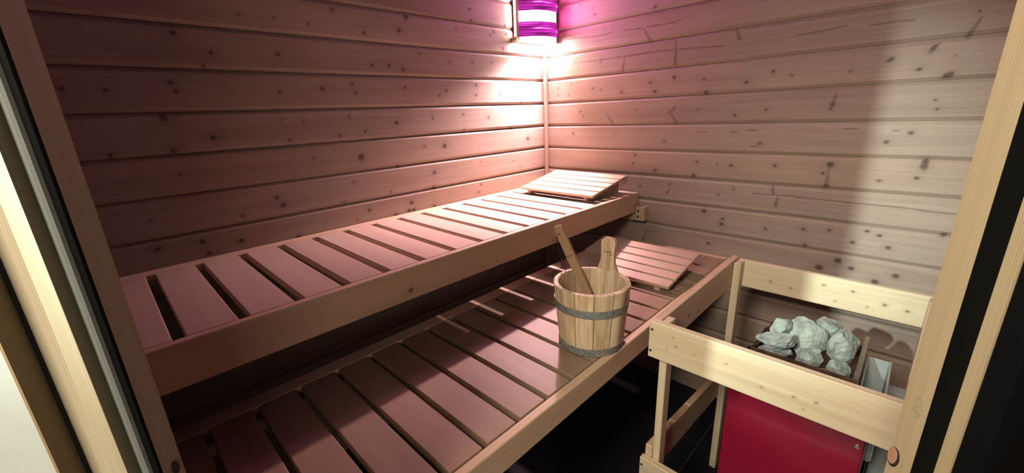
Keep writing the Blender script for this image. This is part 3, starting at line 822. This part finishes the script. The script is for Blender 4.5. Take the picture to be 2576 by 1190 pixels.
# ------------------------------------------------------------------ corner lamp
lamp = thing('corner_lamp', (-.12, -.06, .417), 'corner wall lamp with curved strips of magenta glowing wood veneer', 'lamp')
ctrl = [np.array(p) for p in ((-.237, -.028), (-.205, -.066), (-.160, -.102), (-.105, -.122), (-.060, -.124), (-.031, -.1135))]
def crv(n=40):
    P = [ctrl[0]] + ctrl + [ctrl[-1]]; out = []
    for i in range(1, len(P) - 2):
        a, b_, c, d = P[i - 1], P[i], P[i + 1], P[i + 2]
        for t in np.linspace(0, 1, 8, endpoint=False):
            out.append(.5 * ((2 * b_) + (c - a) * t + (2 * a - 5 * b_ + 4 * c - d) * t * t + (3 * b_ - a - 3 * c + d) * t ** 3))
    return out + [ctrl[-1]]
C_ = crv()
M['veneer'] = veneer_mat()
for (za, zb) in ((.437, .505), (.555, .622), (.672, .738)):
    b = MB(); n = len(C_)
    nr_ = []
    for i in range(n):
        d_ = C_[min(i + 1, n - 1)] - C_[max(i - 1, 0)]; d_ /= np.linalg.norm(d_); nr_.append(np.array((d_[1], -d_[0])))
    V = []
    for off in (0, -.002):
        for z in (za, zb):
            V += [(C_[i][0] + nr_[i][0] * off, C_[i][1] + nr_[i][1] * off, z) for i in range(n)]
    F = []
    for i in range(n - 1):
        F += [(i, i + 1, n + i + 1, n + i), (2 * n + i, 3 * n + i, 3 * n + i + 1, 2 * n + i + 1),
              (i, 2 * n + i, 2 * n + i + 1, i + 1), (n + i, n + i + 1, 3 * n + i + 1, 3 * n + i)]
    F += [(0, n, 3 * n, 2 * n), (n - 1, 3 * n - 1, 4 * n - 1, 2 * n - 1)]
    b.add(V, F); b.build('veneer_shade', M['veneer'], lamp, recalc=True)
M['liner'] = glow_mat('bright inner paper', LINCOL, LINE)
M['liner_side'] = glow_mat('dim inner paper', LINCOL2, LINE2)
n = len(C_)
for i0, i1, mt in ((0, 9, 'liner_side'), (9, 23, 'liner'), (23, n - 1, 'liner_side')):
    b = MB(); V = []; ks = list(range(i0, i1 + 1)); m_ = len(ks)
    for off in (-.006, -.0075):
        for z in (.437, .745):
            V += [(C_[i][0] + nr_[i][0] * off, C_[i][1] + nr_[i][1] * off, z) for i in ks]
    F = []
    for i in range(m_ - 1):
        F += [(i, i + 1, m_ + i + 1, m_ + i), (2 * m_ + i, 3 * m_ + i, 3 * m_ + i + 1, 2 * m_ + i + 1), (i, 2 * m_ + i, 2 * m_ + i + 1, i + 1), (m_ + i, m_ + i + 1, 3 * m_ + i + 1, 3 * m_ + i)]
    F += [(0, m_, 3 * m_, 2 * m_), (m_ - 1, 3 * m_ - 1, 4 * m_ - 1, 2 * m_ - 1)]
    b.add(V, F); tag(b.build('inner_diffuser', M[mt], lamp, recalc=True), 'white glowing inner sheet')
part('frame_bar', (-.246, -.034, .419), (-.234, -.020, .745), 'fascia', lamp, axis=2, ch=.002)
b = MB(); b.prism([(-.0370, -.1080), (-.0350, -.1100), (-.0012, -.0795), (-.0012, -.0750)], .419, .745); b.build('frame_bar', M['fascia'], lamp)
part('frame_foot', (-.262, -.034, .417), (-.236, -.001, .437), 'fascia', lamp, axis=1, ch=.002)
part('back_plate', (-.246, -.007, .417), (-.024, -.001, .745), 'pale', lamp, axis=2, ch=.001)
M['glow'] = glow_mat('frosted lamp glass', LAMPCOL, LAMPE)
b = MB(); b.lathe([(.001, .430), (.024, .432), (.036, .440), (.040, .455), (.040, .60), (.032, .63), (.018, .645), (.001, .646)], (-.104, -.0560), 32)
b.build('lamp_glass', M['glow'], lamp, smooth=True)

# ------------------------------------------------------------------ light, camera, world
def point(name, loc, power, colr, r):
    l = bpy.data.lights.new(name, 'POINT'); l.energy = power; l.color = colr; l.shadow_soft_size = r
    o = bpy.data.objects.new(name, l); o.location = (loc[0], loc[1], loc[2] + Z0); col.objects.link(o); return o
hl = bpy.data.lights.new('hallway_light', 'SPOT'); hl.energy = OUTP; hl.color = OUTC; hl.spot_size = math.radians(30); hl.spot_blend = 1.0; hl.shadow_soft_size = .022
hlo = bpy.data.objects.new('hallway_light', hl); hlo.location = (-3.20, -1.01, .62 + Z0); col.objects.link(hlo)
import mathutils
hlo.rotation_euler = mathutils.Vector((math.cos(math.radians(OUTAZ)), -math.sin(math.radians(OUTAZ)), math.tan(math.radians(-OUTEL)))).to_track_quat('-Z', 'Y').to_euler()

sp = bpy.data.lights.new('lamp_bulb', 'SPOT'); sp.energy = SPOTP; sp.color = SPOTC; sp.spot_size = math.radians(SPOTS); sp.spot_blend = SPOTB; sp.shadow_soft_size = .02
so = bpy.data.objects.new('lamp_bulb', sp); so.rotation_euler = __import__('mathutils').Vector(SPOTD).to_track_quat('-Z', 'Y').to_euler(); so.location = (SPOTX[0], SPOTX[1], SPOTX[2] + Z0); col.objects.link(so)
def area(name, loc, target, sx, sy, power, colr):
    al = bpy.data.lights.new(name, 'AREA'); al.shape = 'RECTANGLE'; al.size = sx; al.size_y = sy; al.energy = power; al.color = colr
    ao = bpy.data.objects.new(name, al); ao.location = (loc[0], loc[1], loc[2] + Z0); col.objects.link(ao)
    v = mathutils.Vector(target) - mathutils.Vector(loc)
    ao.rotation_euler = v.to_track_quat('-Z', 'Y').to_euler()
    return ao
import mathutils
area('hallway_fill', FILX, (-.6, -1.25, -.3), FILW, .6, FILP, FILC)  # added area fill standing in for diffuse hallway light
area('bench_front_fill', (-2.75, -3.35, .25), (-1.2, -.8, -.3), .9, .9, FIL2P, FILC)  # added unseen fill that brightens the upper bench's front board
w = bpy.data.worlds.new('World'); scene.world = w; w.use_nodes = True
w.node_tree.nodes['Background'].inputs[0].default_value = (.78, .85, .80, 1)
w.node_tree.nodes['Background'].inputs[1].default_value = WORLD

cam = bpy.data.cameras.new('camera'); co = bpy.data.objects.new('camera', cam); col.objects.link(co)
cam.sensor_width = 36; cam.sensor_fit = 'HORIZONTAL'; cam.lens = 1026.97 / 2576 * 36
cam.clip_start = .02; cam.clip_end = 50
Rg = mathutils.Vector((.70001344, -.71299505, -.0402397)); Up = mathutils.Vector((.23366567, .17543672, .95635888)); Fw = mathutils.Vector((.67481963, .67886671, -.28941053))
co.matrix_world = mathutils.Matrix(((Rg.x, Up.x, -Fw.x, CAM[0]), (Rg.y, Up.y, -Fw.y, CAM[1]), (Rg.z, Up.z, -Fw.z, CAM[2] + Z0), (0, 0, 0, 1)))
scene.camera = co
scene.view_settings.view_transform = VT
scene.view_settings.look = LOOK
scene.view_settings.gamma = 1.0
scene.view_settings.exposure = EXPO
scene.cycles.max_bounces = 8
scene.cycles.diffuse_bounces = 1
